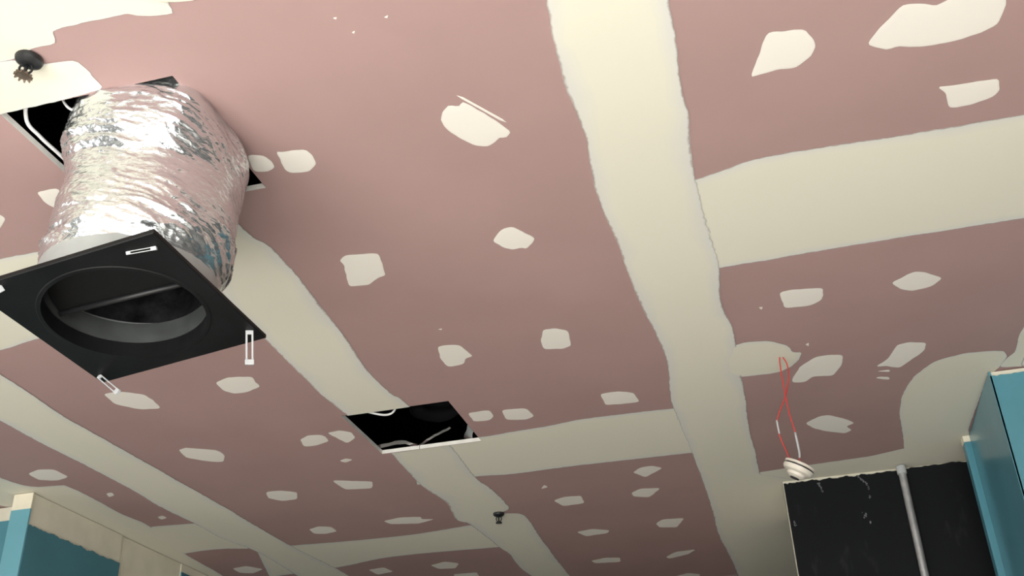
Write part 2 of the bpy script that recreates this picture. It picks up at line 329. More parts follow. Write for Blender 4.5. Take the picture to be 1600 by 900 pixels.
def tube_data(pts, r, seg=10, n=6, cap=True):
    path = catmull(pts, n) if n > 1 else [Vector(p) for p in pts]
    V, F = [], []
    up = Vector((0.31, 0.17, 0.93))
    for i, q in enumerate(path):
        t = (path[min(i + 1, len(path) - 1)] - path[max(i - 1, 0)]).normalized()
        s = t.cross(up)
        if s.length < 1e-3: s = t.cross(Vector((1, 0, 0)))
        s.normalize(); w = s.cross(t).normalized(); up = w
        rr = r(i / (len(path) - 1)) if callable(r) else r
        for k in range(seg):
            a = 2 * PI * k / seg
            V.append(q + (s * math.cos(a) + w * math.sin(a)) * rr)
    L = len(path)
    for i in range(L - 1):
        for k in range(seg):
            F.append((i * seg + k, i * seg + (k + 1) % seg, (i + 1) * seg + (k + 1) % seg, (i + 1) * seg + k))
    if cap:
        F.append(tuple(range(seg))[::-1]); F.append(tuple((L - 1) * seg + k for k in range(seg)))
    return V, F

def tube(name, pts, r, material, parent=None, seg=10, n=6):
    V, F = tube_data(pts, r, seg, n)
    return link(name, V, F, material, parent, smooth=True)

def lathe_data(prof, seg=48, close=False):
    V, F = [], []
    for r, z in prof:
        for k in range(seg):
            a = 2 * PI * k / seg
            V.append((r * math.cos(a), r * math.sin(a), z))
    n = len(prof)
    for i in range(n if close else n - 1):
        j = (i + 1) % n
        for k in range(seg):
            F.append((i * seg + k, i * seg + (k + 1) % seg, j * seg + (k + 1) % seg, j * seg + k))
    return V, F

def lathe(name, prof, material, parent=None, seg=48, close=False, mtx=None, smooth=True, sharp=35):
    V, F = lathe_data(prof, seg, close)
    bm = bmesh.new()
    vs_ = [bm.verts.new(v) for v in V]
    for f in F:
        ids = [vs_[i] for i in f]
        try: bm.faces.new(ids)
        except ValueError: pass
    bmesh.ops.remove_doubles(bm, verts=bm.verts[:], dist=1e-5)
    if mtx is not None: bmesh.ops.transform(bm, matrix=mtx, verts=bm.verts[:])
    bmesh.ops.recalc_face_normals(bm, faces=bm.faces[:])
    for e in bm.edges:
        if len(e.link_faces) == 2 and e.calc_face_angle(0) > math.radians(sharp): e.smooth = False
    return from_bm(name, bm, material, parent, smooth=smooth)

# ------------------------------------------------------------------ ceiling
ceiling = tag(empty('ceiling', (0, 0, CEIL)), kind='structure')
ceiling['label'] = 'pink plasterboard ceiling with cream jointing compound and filler patches'
T = 0.016

def in_hole(x, y):
    return any(a < x < b and c < y < d for a, b, c, d in HOLES)

def sheet(x0, x1, y0, y1):
    """one plasterboard sheet, openings cut out, cut edges in bare gypsum"""
    xs = sorted({x0, x1} | {v for h in HOLES for v in h[:2] if x0 < v < x1})
    ys = sorted({y0, y1} | {v for h in HOLES for v in h[2:] if y0 < v < y1})
    bm = bmesh.new(); vv = {}
    def gv(x, y):
        if (x, y) not in vv: vv[(x, y)] = bm.verts.new((x, y, 0))
        return vv[(x, y)]
    for i in range(len(xs) - 1):
        for j in range(len(ys) - 1):
            if in_hole((xs[i] + xs[i + 1]) / 2, (ys[j] + ys[j + 1]) / 2): continue
            bm.faces.new([gv(xs[i], ys[j]), gv(xs[i + 1], ys[j]), gv(xs[i + 1], ys[j + 1]), gv(xs[i], ys[j + 1])])
    r = bmesh.ops.extrude_face_region(bm, geom=bm.faces[:])
    for v in [g for g in r['geom'] if isinstance(g, bmesh.types.BMVert)]: v.co.z += T
    bmesh.ops.recalc_face_normals(bm, faces=bm.faces[:])
    for f in bm.faces:
        if abs(f.normal.z) < 0.5: f.material_index = 1
    return from_bm('plasterboard_sheet', bm, None, ceiling, mats=[M['board'], M['gypsum']])

G = 0.0015
COLS = [(-6.5, -4.96), (-4.96, -3.77), (-3.77, -2.565), (-2.565, -1.364), (-1.364, -0.181), (-0.181, 1.02), (1.02, 2.22), (2.22, 4.0)]
BUTTS = {2: [1.2, 4.43, 7.0], 3: [1.12, 2.31, 5.05, 7.4], 4: [-0.3, 3.97, 6.4], 5: [0.1, 2.49, 4.92, 7.2]}
for c, (xa, xb) in enumerate(COLS):
    cuts = [-2.2] + BUTTS.get(c, [0.9, 3.3, 5.7]) + [8.5]
    for ya, yb in zip(cuts, cuts[1:]):
        sheet(xa + G, xb - G, ya + G, yb - G)
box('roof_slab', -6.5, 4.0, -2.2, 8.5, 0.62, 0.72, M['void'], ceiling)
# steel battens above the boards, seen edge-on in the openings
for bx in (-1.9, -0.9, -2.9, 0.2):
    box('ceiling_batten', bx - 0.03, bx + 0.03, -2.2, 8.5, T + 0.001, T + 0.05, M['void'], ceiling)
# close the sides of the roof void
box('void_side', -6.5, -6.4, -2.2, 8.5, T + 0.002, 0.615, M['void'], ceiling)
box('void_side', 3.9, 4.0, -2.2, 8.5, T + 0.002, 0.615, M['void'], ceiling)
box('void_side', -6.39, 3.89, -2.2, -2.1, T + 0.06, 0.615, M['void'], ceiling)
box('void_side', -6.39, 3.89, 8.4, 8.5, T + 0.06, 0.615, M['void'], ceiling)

def resample(pts, m):
    pts = [Vector((p[0], p[1], 0)) for p in pts]
    d = [0.0]
    for a, b in zip(pts, pts[1:]): d.append(d[-1] + (b - a).length)
    out, j = [], 0
    for i in range(m):
        s = d[-1] * i / (m - 1)
        while j < len(pts) - 2 and d[j + 1] < s: j += 1
        t = (s - d[j]) / max(1e-9, d[j + 1] - d[j])
        out.append(pts[j].lerp(pts[j + 1], max(0, min(1, t))))
    return out, d[-1]

def match(a, b, m):
    """resample two edges of a strip so that stations sit opposite each other"""
    sm = lambda q: [(v.x, v.y) for v in catmull([(p[0], p[1], 0) for p in q], 6)]
    A, _ = resample(sm(a), 400); B, _ = resample(sm(b), 400)
    ax = (B[-1] + A[-1] - A[0] - B[0]).normalized()
    la, lb = [p.dot(ax) for p in A], [p.dot(ax) for p in B]
    def mono(l):
        o, mx = [], -1e9
        for v in l: mx = max(mx + 1e-6, v); o.append(mx)
        return o
    la, lb = mono(la), mono(lb)
    def at(P, l, f):
        s = l[0] + (l[-1] - l[0]) * f
        for k in range(len(l) - 1):
            if l[k + 1] >= s: return P[k].lerp(P[k + 1], (s - l[k]) / max(1e-9, l[k + 1] - l[k]))
        return P[-1]
    return [at(A, la, i / (m - 1)) for i in range(m)], [at(B, lb, i / (m - 1)) for i in range(m)]

def cut_openings(bm):
    for x0, x1, y0, y1 in HOLES:
        for co, no in (((x0, 0, 0), (1, 0, 0)), ((x1, 0, 0), (1, 0, 0)), ((0, y0, 0), (0, 1, 0)), ((0, y1, 0), (0, 1, 0))):
            bmesh.ops.bisect_plane(bm, geom=bm.verts[:] + bm.edges[:] + bm.faces[:], plane_co=co, plane_no=no, dist=1e-6)
    kill = [f for f in bm.faces if in_hole(*f.calc_center_median().xy)]
    if kill: bmesh.ops.delete(bm, geom=kill, context='FACES')

def compound_object(name, V, F, A, material, cut=True):
    bm = bmesh.new()
    lay = bm.verts.layers.float.new('coat')
    vs_ = []
    for v, a in zip(V, A):
        q = bm.verts.new(v); q[lay] = a; vs_.append(q)
    for f in F:
        try: bm.faces.new([vs_[i] for i in f])
        except ValueError: pass
    if cut: cut_openings(bm)
    for f in bm.faces:
        f.normal_update()
        if f.normal.z > 0: f.normal_flip()
    me = bpy.data.meshes.new(name); bm.to_mesh(me); bm.free()
    me.materials.append(material)
    me.polygons.foreach_set('use_smooth', [True] * len(me.polygons))
    o = bpy.data.objects.new(name, me); COL.objects.link(o); o.parent = ceiling
    return o

US = [0, .025, .06, .11, .18, .3, .42, .5, .58, .7, .82, .89, .94, .975, 1]
def ribbon(a, b, layer, feather=0.055, jit=0.0025):
    L = max(resample(a, 2)[1], resample(b, 2)[1])
    m = int(L / 0.018)
    A, B = match(a, b, m)
    V, F, W = [], [], []
    nu = len(US)
    for i in range(m):
        pa, pb = A[i].copy(), B[i].copy()
        d = (pb - pa); w = d.length; d.normalize()
        pa += d * (noise.noise(Vector((pa.x * 9, pa.y * 9, layer))) * jit + noise.noise(Vector((pa.x * 22, pa.y * 22, layer))) * jit * 0.45)
        pb += d * (noise.noise(Vector((pb.x * 9, pb.y * 9, layer + 5))) * jit + noise.noise(Vector((pb.x * 22, pb.y * 22, layer + 5))) * jit * 0.45)
        end = min(i, m - 1 - i) * L / m
        fl = feather * (0.55 + 0.9 * abs(noise.noise(Vector((pa.x * 3, pa.y * 3, 7 + layer)))))
        fr = feather * (0.55 + 0.9 * abs(noise.noise(Vector((pb.x * 3, pb.y * 3, 17 + layer)))))
        for u in US:
            p = pa.lerp(pb, u)
            e = min(u * w / fl, (1 - u) * w / fr)
            c = min(1.0, e) ** 0.8 if e > 0 else 0.0
            c = min(c, max(0.0, end / 0.04))
            V.append((p.x, p.y, -0.0004 - 0.00013 * layer - 0.0004 * min(1, c)))
            W.append(c)
    for i in range(m - 1):
        for k in range(nu - 1):
            F.append((i * nu + k, i * nu + k + 1, (i + 1) * nu + k + 1, (i + 1) * nu + k))
    return compound_object('joint_compound', V, F, W, M['joint'])

def spread(pts, ctr, layer, material, name, feather=0.012, jit=0.003, step=0.012, crisp=1.0):
    """a trowelled patch: rings shrink from the outline to the centre, thick within, thin at the rim"""
    for cut in (0.14, 0.22):
        nw = []
        for i in range(len(pts)):
            a, b = pts[i], pts[(i + 1) % len(pts)]
            L = math.hypot(b[0] - a[0], b[1] - a[1]); k = min(cut, 0.010 / max(L, 1e-6))
            nw += [(a[0] + (b[0] - a[0]) * k, a[1] + (b[1] - a[1]) * k), (b[0] + (a[0] - b[0]) * k, b[1] + (a[1] - b[1]) * k)]
        pts = nw
    n = max(18, int(resample(pts + [pts[0]], 2)[1] / step))
    P, _ = resample(pts + [pts[0]], n + 1); P = P[:-1]
    c = Vector((ctr[0], ctr[1], 0))
    V, F, W = [], [], []
    rings = [(0.0, 0.0), (0.35, 0.5), (1.0, 0.85), (2.2, 1.0)]
    for d, cw in rings:
        for p in P:
            r = p - c; L = r.length
            q = p + r.normalized() * noise.noise(Vector((p.x * 40, p.y * 40, 3 + layer))) * jit
            f = max(0.15, 1 - d * feather / max(L, 1e-4))
            f = f if d < 2 else min(f, 0.8)
            V.append((c.x + (q.x - c.x) * f, c.y + (q.y - c.y) * f, -0.0004 - 0.00013 * layer - 0.0006 * cw)); W.append(cw)
    V.append((c.x, c.y, -0.0004 - 0.00013 * layer - 0.0008)); W.append(1.0)
    for k in range(len(rings) - 1):
        for i in range(n):
            F.append((k * n + i, k * n + (i + 1) % n, (k + 1) * n + (i + 1) % n, (k + 1) * n + i))
    k = len(rings) - 1
    for i in range(n): F.append((k * n + i, k * n + (i + 1) % n, len(V) - 1))
    return compound_object(name, V, F, W, material)

layer = 1
for key in ('cross_near_left', 'cross_right', 'cross_middle', 'cross_left', 'cross_far_left', 'wall_edge', 'butt_lower', 'butt_corner',
            'wall_band', 'right_wedge', 'wall_sweep', 'wire_oval', 'second', 'third', 'main'):
    if key in RIBBONS:
        a, b = RIBBONS[key]
        ribbon(a, b, layer, 0.085 if key in ('main', 'second', 'third') else 0.06)
    else:
        pts, c = SPREADS[key]
        spread(pts, c, layer, M['joint'], 'joint_compound', 0.022, 0.003)
    layer += 1
ribbon([(0.92, -1.1), (0.915, 1.0), (0.92, 2.4), (0.91, 3.2), (0.905, 3.79)], [(1.15, -1.1), (1.16, 1.0), (1.14, 2.4), (1.16, 3.79)], layer, 0.06)
layer += 1
for a, b in (([(-6.3, -1.15), (3.8, -1.15)], [(-6.3, 0.95), (-1.9, 0.95), (-1.0, 0.7), (3.8, 0.6)]),
             ([(-6.3, 1.6), (-3.7, 1.6)], [(-6.3, 3.6), (-3.7, 3.6)])):
    ribbon(a, b, layer, 0.05).name = 'added_skim_coat'  # unseen coat, added to pale the foil's reflections and lift the bounce
for pts in PATCHES:
    c = (sum(p[0] for p in pts) / len(pts), sum(p[1] for p in pts) / len(pts))
    spread(pts, c, 0, M['filler'], 'filler_patch', 0.007, 0.0025, 0.009)
for pts in STREAKS:
    c = (sum(p[0] for p in pts) / len(pts), sum(p[1] for p in pts) / len(pts))
    spread(pts, c, 0, M['filler'], 'filler_streak', 0.001, 0.0005, 0.02)

# ------------------------------------------------------------------ room shell
tag(box('floor', -6.5, 4.0, -2.2, 8.5, -0.1, 0.0, M['floor']), kind='structure')

def jag_panel(name, x0, x1, y0, y1, z0, z1, material, parent, axis='x', amp=0.006, lean0=0.0):
    """a thin paint coat / board whose top edge is cut in unevenly"""
    n = 60; V, F = [], []
    for i in range(n + 1):
        t = i / n
        top = z1 + amp * (noise.noise(Vector((t * 14, z1, 2))) + 0.6 * noise.noise(Vector((t * 47, z1, 5))))
        if axis == 'x':
            x = x0 + (x1 - x0) * t
            xb = x + lean0 * (1 - t)
            V += [(xb, y0, z0), (x, y0, top), (x, y1, top), (xb, y1, z0)]
        else:
            y = y0 + (y1 - y0) * t
            V += [(x0, y, z0), (x0, y, top), (x1, y, top), (x1, y, z0)]
    for i in range(n):
        a, b = i * 4, (i + 1) * 4
        for k in range(4): F.append((a + k, b + k, b + (k + 1) % 4, a + (k + 1) % 4))
    F.append((0, 1, 2, 3)); F.append(tuple(n * 4 + k for k in (3, 2, 1, 0)))
    bm = bmesh.new(); vs_ = [bm.verts.new(v) for v in V]
    for f in F: bm.faces.new([vs_[i] for i in f])
    return from_bm(name, bm, material, parent)

C3 = CEIL - 0.0045
# black end wall, far right: plaster core faced with two black boards
wall_back = tag(box('wall_back', 0.034, 1.42, 4.762, 5.35, 0.0, C3, M['plaster']), kind='structure')
jag_panel('wall_panel', 0.0362, 0.540, 4.748, 4.762, 0.002, CEIL - 0.018, M['blackboard'], wall_back, amp=0.008)
jag_panel('wall_panel', 0.543, 1.40, 4.746, 4.762, 0.002, CEIL - 0.012, M['blackboard'], wall_back, amp=0.008)
# chalk smears on the left board
M['chalk'] = plain('chalk_dust', (0.13, 0.135, 0.14), 0.9, var=0.4, scale=90)
rc = random.Random(3)
for path, cnt, spreadw in (([(0.180, 3.028), (0.190, 3.000), (0.197, 2.972)], 16, 0.004), ([(0.352, 3.028), (0.372, 3.010), (0.388, 2.992), (0.392, 2.960)], 26, 0.004),
                   ([(0.388, 2.935), (0.392, 2.925)], 5, 0.004), ([(0.345, 2.86), (0.375, 2.83)], 9, 0.014), ([(0.052, 2.86), (0.058, 2.83)], 7, 0.006)):
    V, F = [], []
    for _ in range(cnt):
        f = rc.random() * (len(path) - 1); i = min(int(f), len(path) - 2); f -= i
        x = path[i][0] + (path[i + 1][0] - path[i][0]) * f + rc.gauss(0, spreadw * .5); z = path[i][1] + (path[i + 1][1] - path[i][1]) * f + rc.gauss(0, spreadw * .5)
        q = 0.0012 + 0.0026 * rc.random(); k = len(V); n = 6
        for yy in (4.7474, 4.7481):
            for a in range(n):
                t = 2 * PI * a / n; rr = q * (0.6 + 0.7 * rc.random())
                V.append((x + rr * math.cos(t), yy, z + rr * 1.6 * math.sin(t)))
        F.append(tuple(k + a for a in range(n))); 
        for a in range(n): F.append((k + a, k + n + a, k + n + (a + 1) % n, k + (a + 1) % n))
    link('chalk_smear', V, F, M['chalk'], wall_back)

# blue wall end on the right
wall_right = tag(box('wall_right', 0.806, 1.5, 3.797, 4.44, 0.0, C3, M['plaster']), kind='structure')
jag_panel('paint_coat', 0.800, 1.5, 3.788, 3.7965, 0.002, CEIL - 0.022, M['blue'], wall_right, amp=0.006)
jag_panel('paint_coat', 0.798, 0.8055, 3.788, 4.44, 0.002, CEIL - 0.006, M['blue'], wall_right, axis='y', amp=0.002)
trim_1 = tag(box('trim_1', 0.772, 0.806, 4.441, 4.50, 0.0, CEIL - 0.03, M['blue'], None, 0.004), kind='structure')
box('unpainted_top', 0.772, 0.806, 4.441, 4.50, CEIL - 0.0298, C3, M['cream'], trim_1)

# blue partition on the left, side face coloured darker for shade, with an unpainted plaster band along its top
wall_left = tag(box('wall_left', -3.18, -3.092, 3.735, 4.41, 0.0, C3, M['plaster']), kind='structure')
jag_panel('paint_coat', -3.0915, -3.085, 3.74, 4.41, 0.002, CEIL - 0.142, M['blue_shaded'], wall_left, axis='y', amp=0.008)
box('paint_coat', -3.18, -3.085, 3.726, 3.7345, 0.002, CEIL - 0.075, M['blue_lit'], wall_left)
box('unpainted_top', -3.18, -3.085, 3.727, 3.7345, CEIL - 0.0745, C3, M['cream'], wall_left)
wall_pier = tag(box('wall_left_pier', -3.25, -3.10, 4.412, 4.96, 0.0, C3, M['plaster']), kind='structure')
wall_far_left = tag(box('wall_left_far', -3.25, -3.095, 4.962, 8.4, 0.0, C3, M['plaster']), kind='structure')
jag_panel('paint_coat', -3.0945, -3.088, 4.962, 8.4, 0.002, CEIL - 0.05, M['blue_shaded'], wall_far_left, axis='y', amp=0.006)
wall_side = tag(box('wall_left_return', -6.38, -3.19, 3.86, 4.0, 0.0, C3, M['plaster']), kind='structure')
jag_panel('paint_coat', -6.38, -3.19, 3.85, 3.8595, 0.002, CEIL - 0.07, M['blue'], wall_side, amp=0.006)

# outer shell (behind and beside the camera)
def outer_wall(name, x0, x1, y0, y1, openings, axis):
    """wall box with window openings left out, built of bands"""
    bm = bmesh.new()
    (a0, a1, z0, z1) = openings
    if axis == 'x':
        for q in ((x0, a0, 0, C3), (a1, x1, 0, C3), (a0, a1, 0, z0), (a0, a1, z1, C3)): bm_box(bm, q[0], q[1], y0, y1, q[2], q[3])
    else:
        for q in ((y0, a0, 0, C3), (a1, y1, 0, C3), (a0, a1, 0, z0), (a0, a1, z1, C3)): bm_box(bm, x0, x1, q[0], q[1], q[2], q[3])
    return tag(from_bm(name, bm, M['dim']), kind='structure')
outer_wall('wall_front', -6.4, 3.9, -1.3, -1.2, (-2.9, 1.5, 0.25, 2.55), 'x')
outer_wall('wall_outer_left', -6.5, -6.4, -2.2, 8.5, (-1.35, 1.55, 0.35, 2.65), 'y')
tag(box('wall_outer_right', 3.9, 4.0, -2.2, 8.5, 0.0, C3, M['dim']), kind='structure')
tag(box('wall_far', -6.4, 3.9, 8.4, 8.5, 0.0, C3, M['dim']), kind='structure')

# ------------------------------------------------------------------ hanging exhaust vent
VC = Vector((-1.284, 1.726, 2.591))
Mv = Matrix.Translation(VC) @ (Matrix.Rotation(-0.056, 4, 'Z') @ Matrix.Rotation(-0.083, 4, 'Y') @ Matrix.Rotation(-0.066, 4, 'X'))
vent = tag(empty('ceiling_vent', VC), 'black square ceiling vent hanging out of its opening on a crinkled silver foil duct', 'vent')
INV = Matrix.Translation(-VC)
LV = INV @ Mv          # vent-local frame -> empty-local coordinates

HS, RH = 0.215, 0.168
def plate():
    """square plate 9 mm thick with a round opening and a raised lip"""
    bm = bmesh.new(); seg = 96
    rings = []
    def sq(a, s):
        c, d = math.cos(a), math.sin(a); k = s / max(abs(c), abs(d)); return (c * k, d * k)
    angs = [2 * PI * i / seg + PI / seg * 0 for i in range(seg)]
    def ring(fn, z): return [bm.verts.new((*fn(a), z)) for a in angs]
    R = [ring(lambda a: (RH * math.cos(a), RH * math.sin(a)), 0.035),
         ring(lambda a: (RH * math.cos(a), RH * math.sin(a)), -0.0015),
         ring(lambda a: ((RH + .008) * math.cos(a), (RH + .008) * math.sin(a)), -0.0015),
         ring(lambda a: ((RH + .010) * math.cos(a), (RH + .010) * math.sin(a)), 0.0),
         ring(lambda a: sq(a, HS - 0.002), 0.0),
         ring(lambda a: sq(a, HS), 0.002),
         ring(lambda a: sq(a, HS), 0.010),
         ring(lambda a: sq(a, HS - 0.002), 0.012),
         ring(lambda a: ((RH + .016) * math.cos(a), (RH + .016) * math.sin(a)), 0.012),
         ring(lambda a: ((RH + .012) * math.cos(a), (RH + .012) * math.sin(a)), 0.035)]
    for i in range(len(R)):
        A, B = R[i], R[(i + 1) % len(R)]
        for k in range(seg): bm.faces.new([A[k], A[(k + 1) % seg], B[(k + 1) % seg], B[k]])
    bmesh.ops.transform(bm, matrix=LV, verts=bm.verts[:])
    return from_bm('faceplate', bm, M['black'], vent)
faceplate = plate()
# grey-white spigot between plate and duct: inner and outer skin
lathe('spigot', [(RH + .0165, 0.0125), (0.190, 0.0125), (0.186, 0.120), (0.181, 0.120), (RH + .0055, 0.090), (RH + .0045, 0.036), (RH + .0165, 0.036)], M['neck'], vent, 72, True, LV)
lathe('spigot_inner_shade', [(RH + .0040, 0.036), (RH + .0015, 0.036), (RH + .0015, 0.088), (RH + .0040, 0.088)], M['neck_shaded'], vent, 72, True, LV)  # inner skin that carries the painted shade of the neck
# half-disc damper blade inside the neck
def blade():
    bm = bmesh.new(); pts = []
    for i in range(33):
        a = PI + PI * i / 32
        pts.append((math.cos(a) * (RH - .004), math.sin(a) * (RH - .004)))
    lo = [bm.verts.new((x, y, -0.003)) for x, y in pts]; hi = [bm.verts.new((x, y, 0.003)) for x, y in pts]
    bm.faces.new(lo); bm.faces.new(hi[::-1])
    n = len(pts)
    for i in range(n): bm.faces.new([lo[i], lo[(i + 1) % n], hi[(i + 1) % n], hi[i]])
    bmesh.ops.transform(bm, matrix=LV @ Matrix.Translation((0, 0.0, 0.052)) @ Matrix.Rotation(0.06, 4, 'Z') @ Matrix.Rotation(-0.10, 4, 'X'), verts=bm.verts[:])
    return from_bm('damper_blade', bm, M['black'], vent)
db = blade()
V, F = tube_data([LV @ Vector((-RH + .004, -0.012, 0.046)), LV @ Vector((RH - .004, 0.010, 0.046))], 0.0065, 10, 1)
link('damper_spindle', V, F, M['dark'], vent, True)

# foil duct
def duct_center(t):
    top, bot = Vector((-1.296, 1.742, 3.33)), LV @ Vector((0, 0, 0.088)) + VC
    c = top.lerp(bot, t)
    c.x += 0.028 * math.sin(PI * min(1, max(0, (t - .25) / .75)))
    return c
def prof(t):
    # t=0 deep in the void, ~0.4 at the ceiling, 1 at the spigot
    keys = [(0, .18), (.28, .184), (.40, .187), (.55, .196), (.68, .189), (.82, .195), (.92, .196), (1.0, .189)]
    for (a, ra), (b, rb) in zip(keys, keys[1:]):
        if t <= b:
            f = (t - a) / (b - a); f = f * f * (3 - 2 * f); return ra + (rb - ra) * f
    return keys[-1][1]
def ridge(p): return 1 - 2 * abs(noise.noise(p))
def duct(NA=300, NT=210):
    V, F = [], []
    for i in range(NT + 1):
        t = i / NT; c = duct_center(t); r0 = prof(t)
        band = max(math.exp(-((t - .53) / .10) ** 2), math.exp(-((t - .93) / .12) ** 2))
        for k in range(NA):
            a = 2 * PI * k / NA + PI / 2
            ca, sa = math.cos(a), math.sin(a)
            s = (k / NA - 0.5) * 2 * PI * 0.2          # arc length, seam at the far side
            v = t * 0.72
            patchy = 0.5 + 0.5 * noise.noise(Vector((ca * 2.2 + 9, sa * 2.2, t * 9)))
            amp = (0.36 + 0.64 * band) * (0.5 + 0.85 * patchy) * (1.0 if ca < 0.2 or t > .85 else 1 - 0.42 * min(1, (ca - .2) / .4))
            wx = 0.02 * noise.noise(Vector((s * 8, v * 8, 1.5))); wv = 0.02 * noise.noise(Vector((s * 9, v * 12, 6.5)))
            s2, vv = s + wx, v - 0.36 * s + wv
            big = noise.noise(Vector((ca * 1.6, sa * 1.6, t * 5)))
            w1 = ridge(Vector((s2 * 5, vv * 24, 2.2)))
            w2 = ridge(Vector((s2 * 9 + 4, vv * 60, 4.2)))
            w3 = ridge(Vector((s2 * 40 + vv * 30, vv * 60 - s2 * 22, 8.1)))
            d = 0.007 * big + amp * (0.0085 * w1 + 0.0062 * w2 + 0.0030 * w3)
            edge = min(1.0, (1 - t) / 0.05)
            sq = 1.0
            if ca > 0 and sa < 0:        # pushed into the near right corner of the opening
                k5 = (ca ** 5 + (-sa) ** 5) ** -0.2
                wq = max(0.0, 1 - abs(t - .36) / .30) ** 0.7
                sq = 1 + (k5 - 1) * wq
            near = 0.022 * max(0.0, -sa) ** 2 * max(0.0, 1 - abs(t - .45) / .22) if ca > -0.6 else 0.022 * max(0.0, -sa) ** 2 * max(0.0, 1 - abs(t - .45) / .22) * max(0.0, (ca + 1) / .4)
            r = (r0 + d * edge - 0.002) * sq + near
            V.append((c.x + ca * r - VC.x, c.y + sa * r - VC.y, c.z - VC.z + 0.004 * w1 * amp * edge))
    for i in range(NT):
        for k in range(NA): F.append((i * NA + k, i * NA + (k + 1) % NA, (i + 1) * NA + (k + 1) % NA, (i + 1) * NA + k))
    o = link('foil_duct', V, F, M['foil'], vent, smooth=True)
    o['label'] = 'crinkled silver foil sleeve'
    return o
foil = duct()
# dark inner liner of the duct
def liner(NA=72, NT=40):
    V, F = [], []
    for i in range(NT + 1):
        t = i / NT; c = duct_center(0.1 + 0.92 * t)
        for k in range(NA):
            a = 2 * PI * k / NA
            r = 0.166 + 0.010 * ridge(Vector((math.cos(a) * 3, math.sin(a) * 3, t * 16)))
            if t > 0.97: r = 0.171
            V.append((c.x + math.cos(a) * r - VC.x, c.y + math.sin(a) * r - VC.y, c.z - VC.z))
    for i in range(NT):
        for k in range(NA): F.append((i * NA + k, (i + 1) * NA + k, (i + 1) * NA + (k + 1) % NA, i * NA + (k + 1) % NA))
    F.append(tuple(range(NA)))
    return link('inner_liner', V, F, M['liner'], vent, smooth=True)
liner()

def corner_clip(a, b, name='corner_clip', w=0.0085):
    """a pale plastic spring clip: two rails and two end bars, hinged at a and pointing to b"""
    a, b = Vector(a) - VC, Vector(b) - VC
    d = (b - a); L = d.length; d.normalize()
    view = Vector((-0.45, 0.78, 0.43)); s = d.cross(view).normalized(); q = s.cross(d)
    mtx = Matrix((s, d, q)).transposed().to_4x4(); mtx.translation = a
    bm = bmesh.new()
    bm_box(bm, -w, -w * .5, 0, L, -.002, .002, .0006); bm_box(bm, w * .5, w, 0, L, -.002, .002, .0006)
    bm_box(bm, -w, w, -.003, .006, -.0025, .0025, .0006); bm_box(bm, -w * 1.15, w * 1.15, L - .012, L, -.004, .004, .001)
    bmesh.ops.transform(bm, matrix=mtx, verts=bm.verts[:])
    return from_bm(name, bm, M['clip'], vent)
corner_clip((-1.076, 1.886, 2.594), (-1.076, 1.900, 2.519))
corner_clip((-1.471, 1.920, 2.560), (-1.399, 1.900, 2.501), w=0.006)
corner_clip((-1.447, 1.540, 2.588), (-1.462, 1.530, 2.572))
corner_clip((-1.160, 1.535, 2.612), (-1.100, 1.541, 2.616), w=0.0035)

# ------------------------------------------------------------------ cables by the large opening
def single(name, pts, r, material, label, cat, n=8, group=None):
    o = tube(name, pts, r, material, None, 10, n)
    return tag(o, label, cat, group)
single('power_cable',
       [(-1.42, 1.50, 3.30), (-1.50, 1.545, 3.14), (-1.530, 1.585, 3.075), (-1.532, 1.64, 3.064), (-1.530, 1.70, 3.062), (-1.531, 1.76, 3.064), (-1.533, 1.81, 3.068), (-1.52, 1.90, 3.10), (-1.45, 1.96, 3.28)],
       0.0045, M['cable'], 'white cable running along the left edge of the larger ceiling opening', 'cable')
single('cable_loop', [(-1.43, 1.575, 3.32), (-1.424, 1.565, 3.16), (-1.420, 1.56, 3.093), (-1.406, 1.56, 3.064), (-1.388, 1.56, 3.046), (-1.370, 1.56, 3.037), (-1.352, 1.56, 3.038), (-1.343, 1.56, 3.050), (-1.346, 1.56, 3.074), (-1.36, 1.548, 3.16), (-1.37, 1.545, 3.32)],
       0.003, M['cable'], 'thin white cable looping down beside the top of the foil duct', 'cable')
single('cable_loop', [(-1.50, 3.44, 3.32), (-1.49, 3.435, 3.15), (-1.469, 3.43, 3.091), (-1.443, 3.43, 3.071), (-1.391, 3.43, 3.051), (-1.353, 3.43, 3.043), (-1.328, 3.43, 3.052), (-1.316, 3.43, 3.084), (-1.31, 3.44, 3.16), (-1.30, 3.45, 3.32)],
       0.004, M['cable'], 'white cable sagging in the near edge of the small black ceiling opening', 'cable')

# foil tape ends and loose black duct end in the smaller opening
def strip(name, pts, w, label, up=(0, 0.5, 0.9)):
    V, F = [], []
    P = catmull(pts, 5); up = Vector(up)
    for i, p in enumerate(P):
        t = (P[min(i + 1, len(P) - 1)] - P[max(i - 1, 0)]).normalized(); s = t.cross(up).normalized()
        k = w * (0.8 + 0.4 * noise.noise(p * 30)); z = Vector((0, 0, 0.004 * noise.noise(p * 40)))
        nn = s.cross(t) * 0.0008
        V += [p + s * k + z + nn, p - s * k + z + nn, p - s * k + z - nn, p + s * k + z - nn]
    n = len(P)
    for i in range(n - 1):
        for k in range(4): F.append((i * 4 + k, i * 4 + (k + 1) % 4, i * 4 + 4 + (k + 1) % 4, i * 4 + 4 + k))
    F += [(3, 2, 1, 0), tuple((n - 1) * 4 + k for k in range(4))]
    return tag(link(name, V, F, M['scrap']), label, 'tape')
strip('foil_tape', [(-1.56, 3.80, 3.069), (-1.50, 3.80, 3.078), (-1.43, 3.80, 3.080), (-1.38, 3.835, 3.07)], 0.010, 'silver foil tape end inside the small ceiling opening, left')
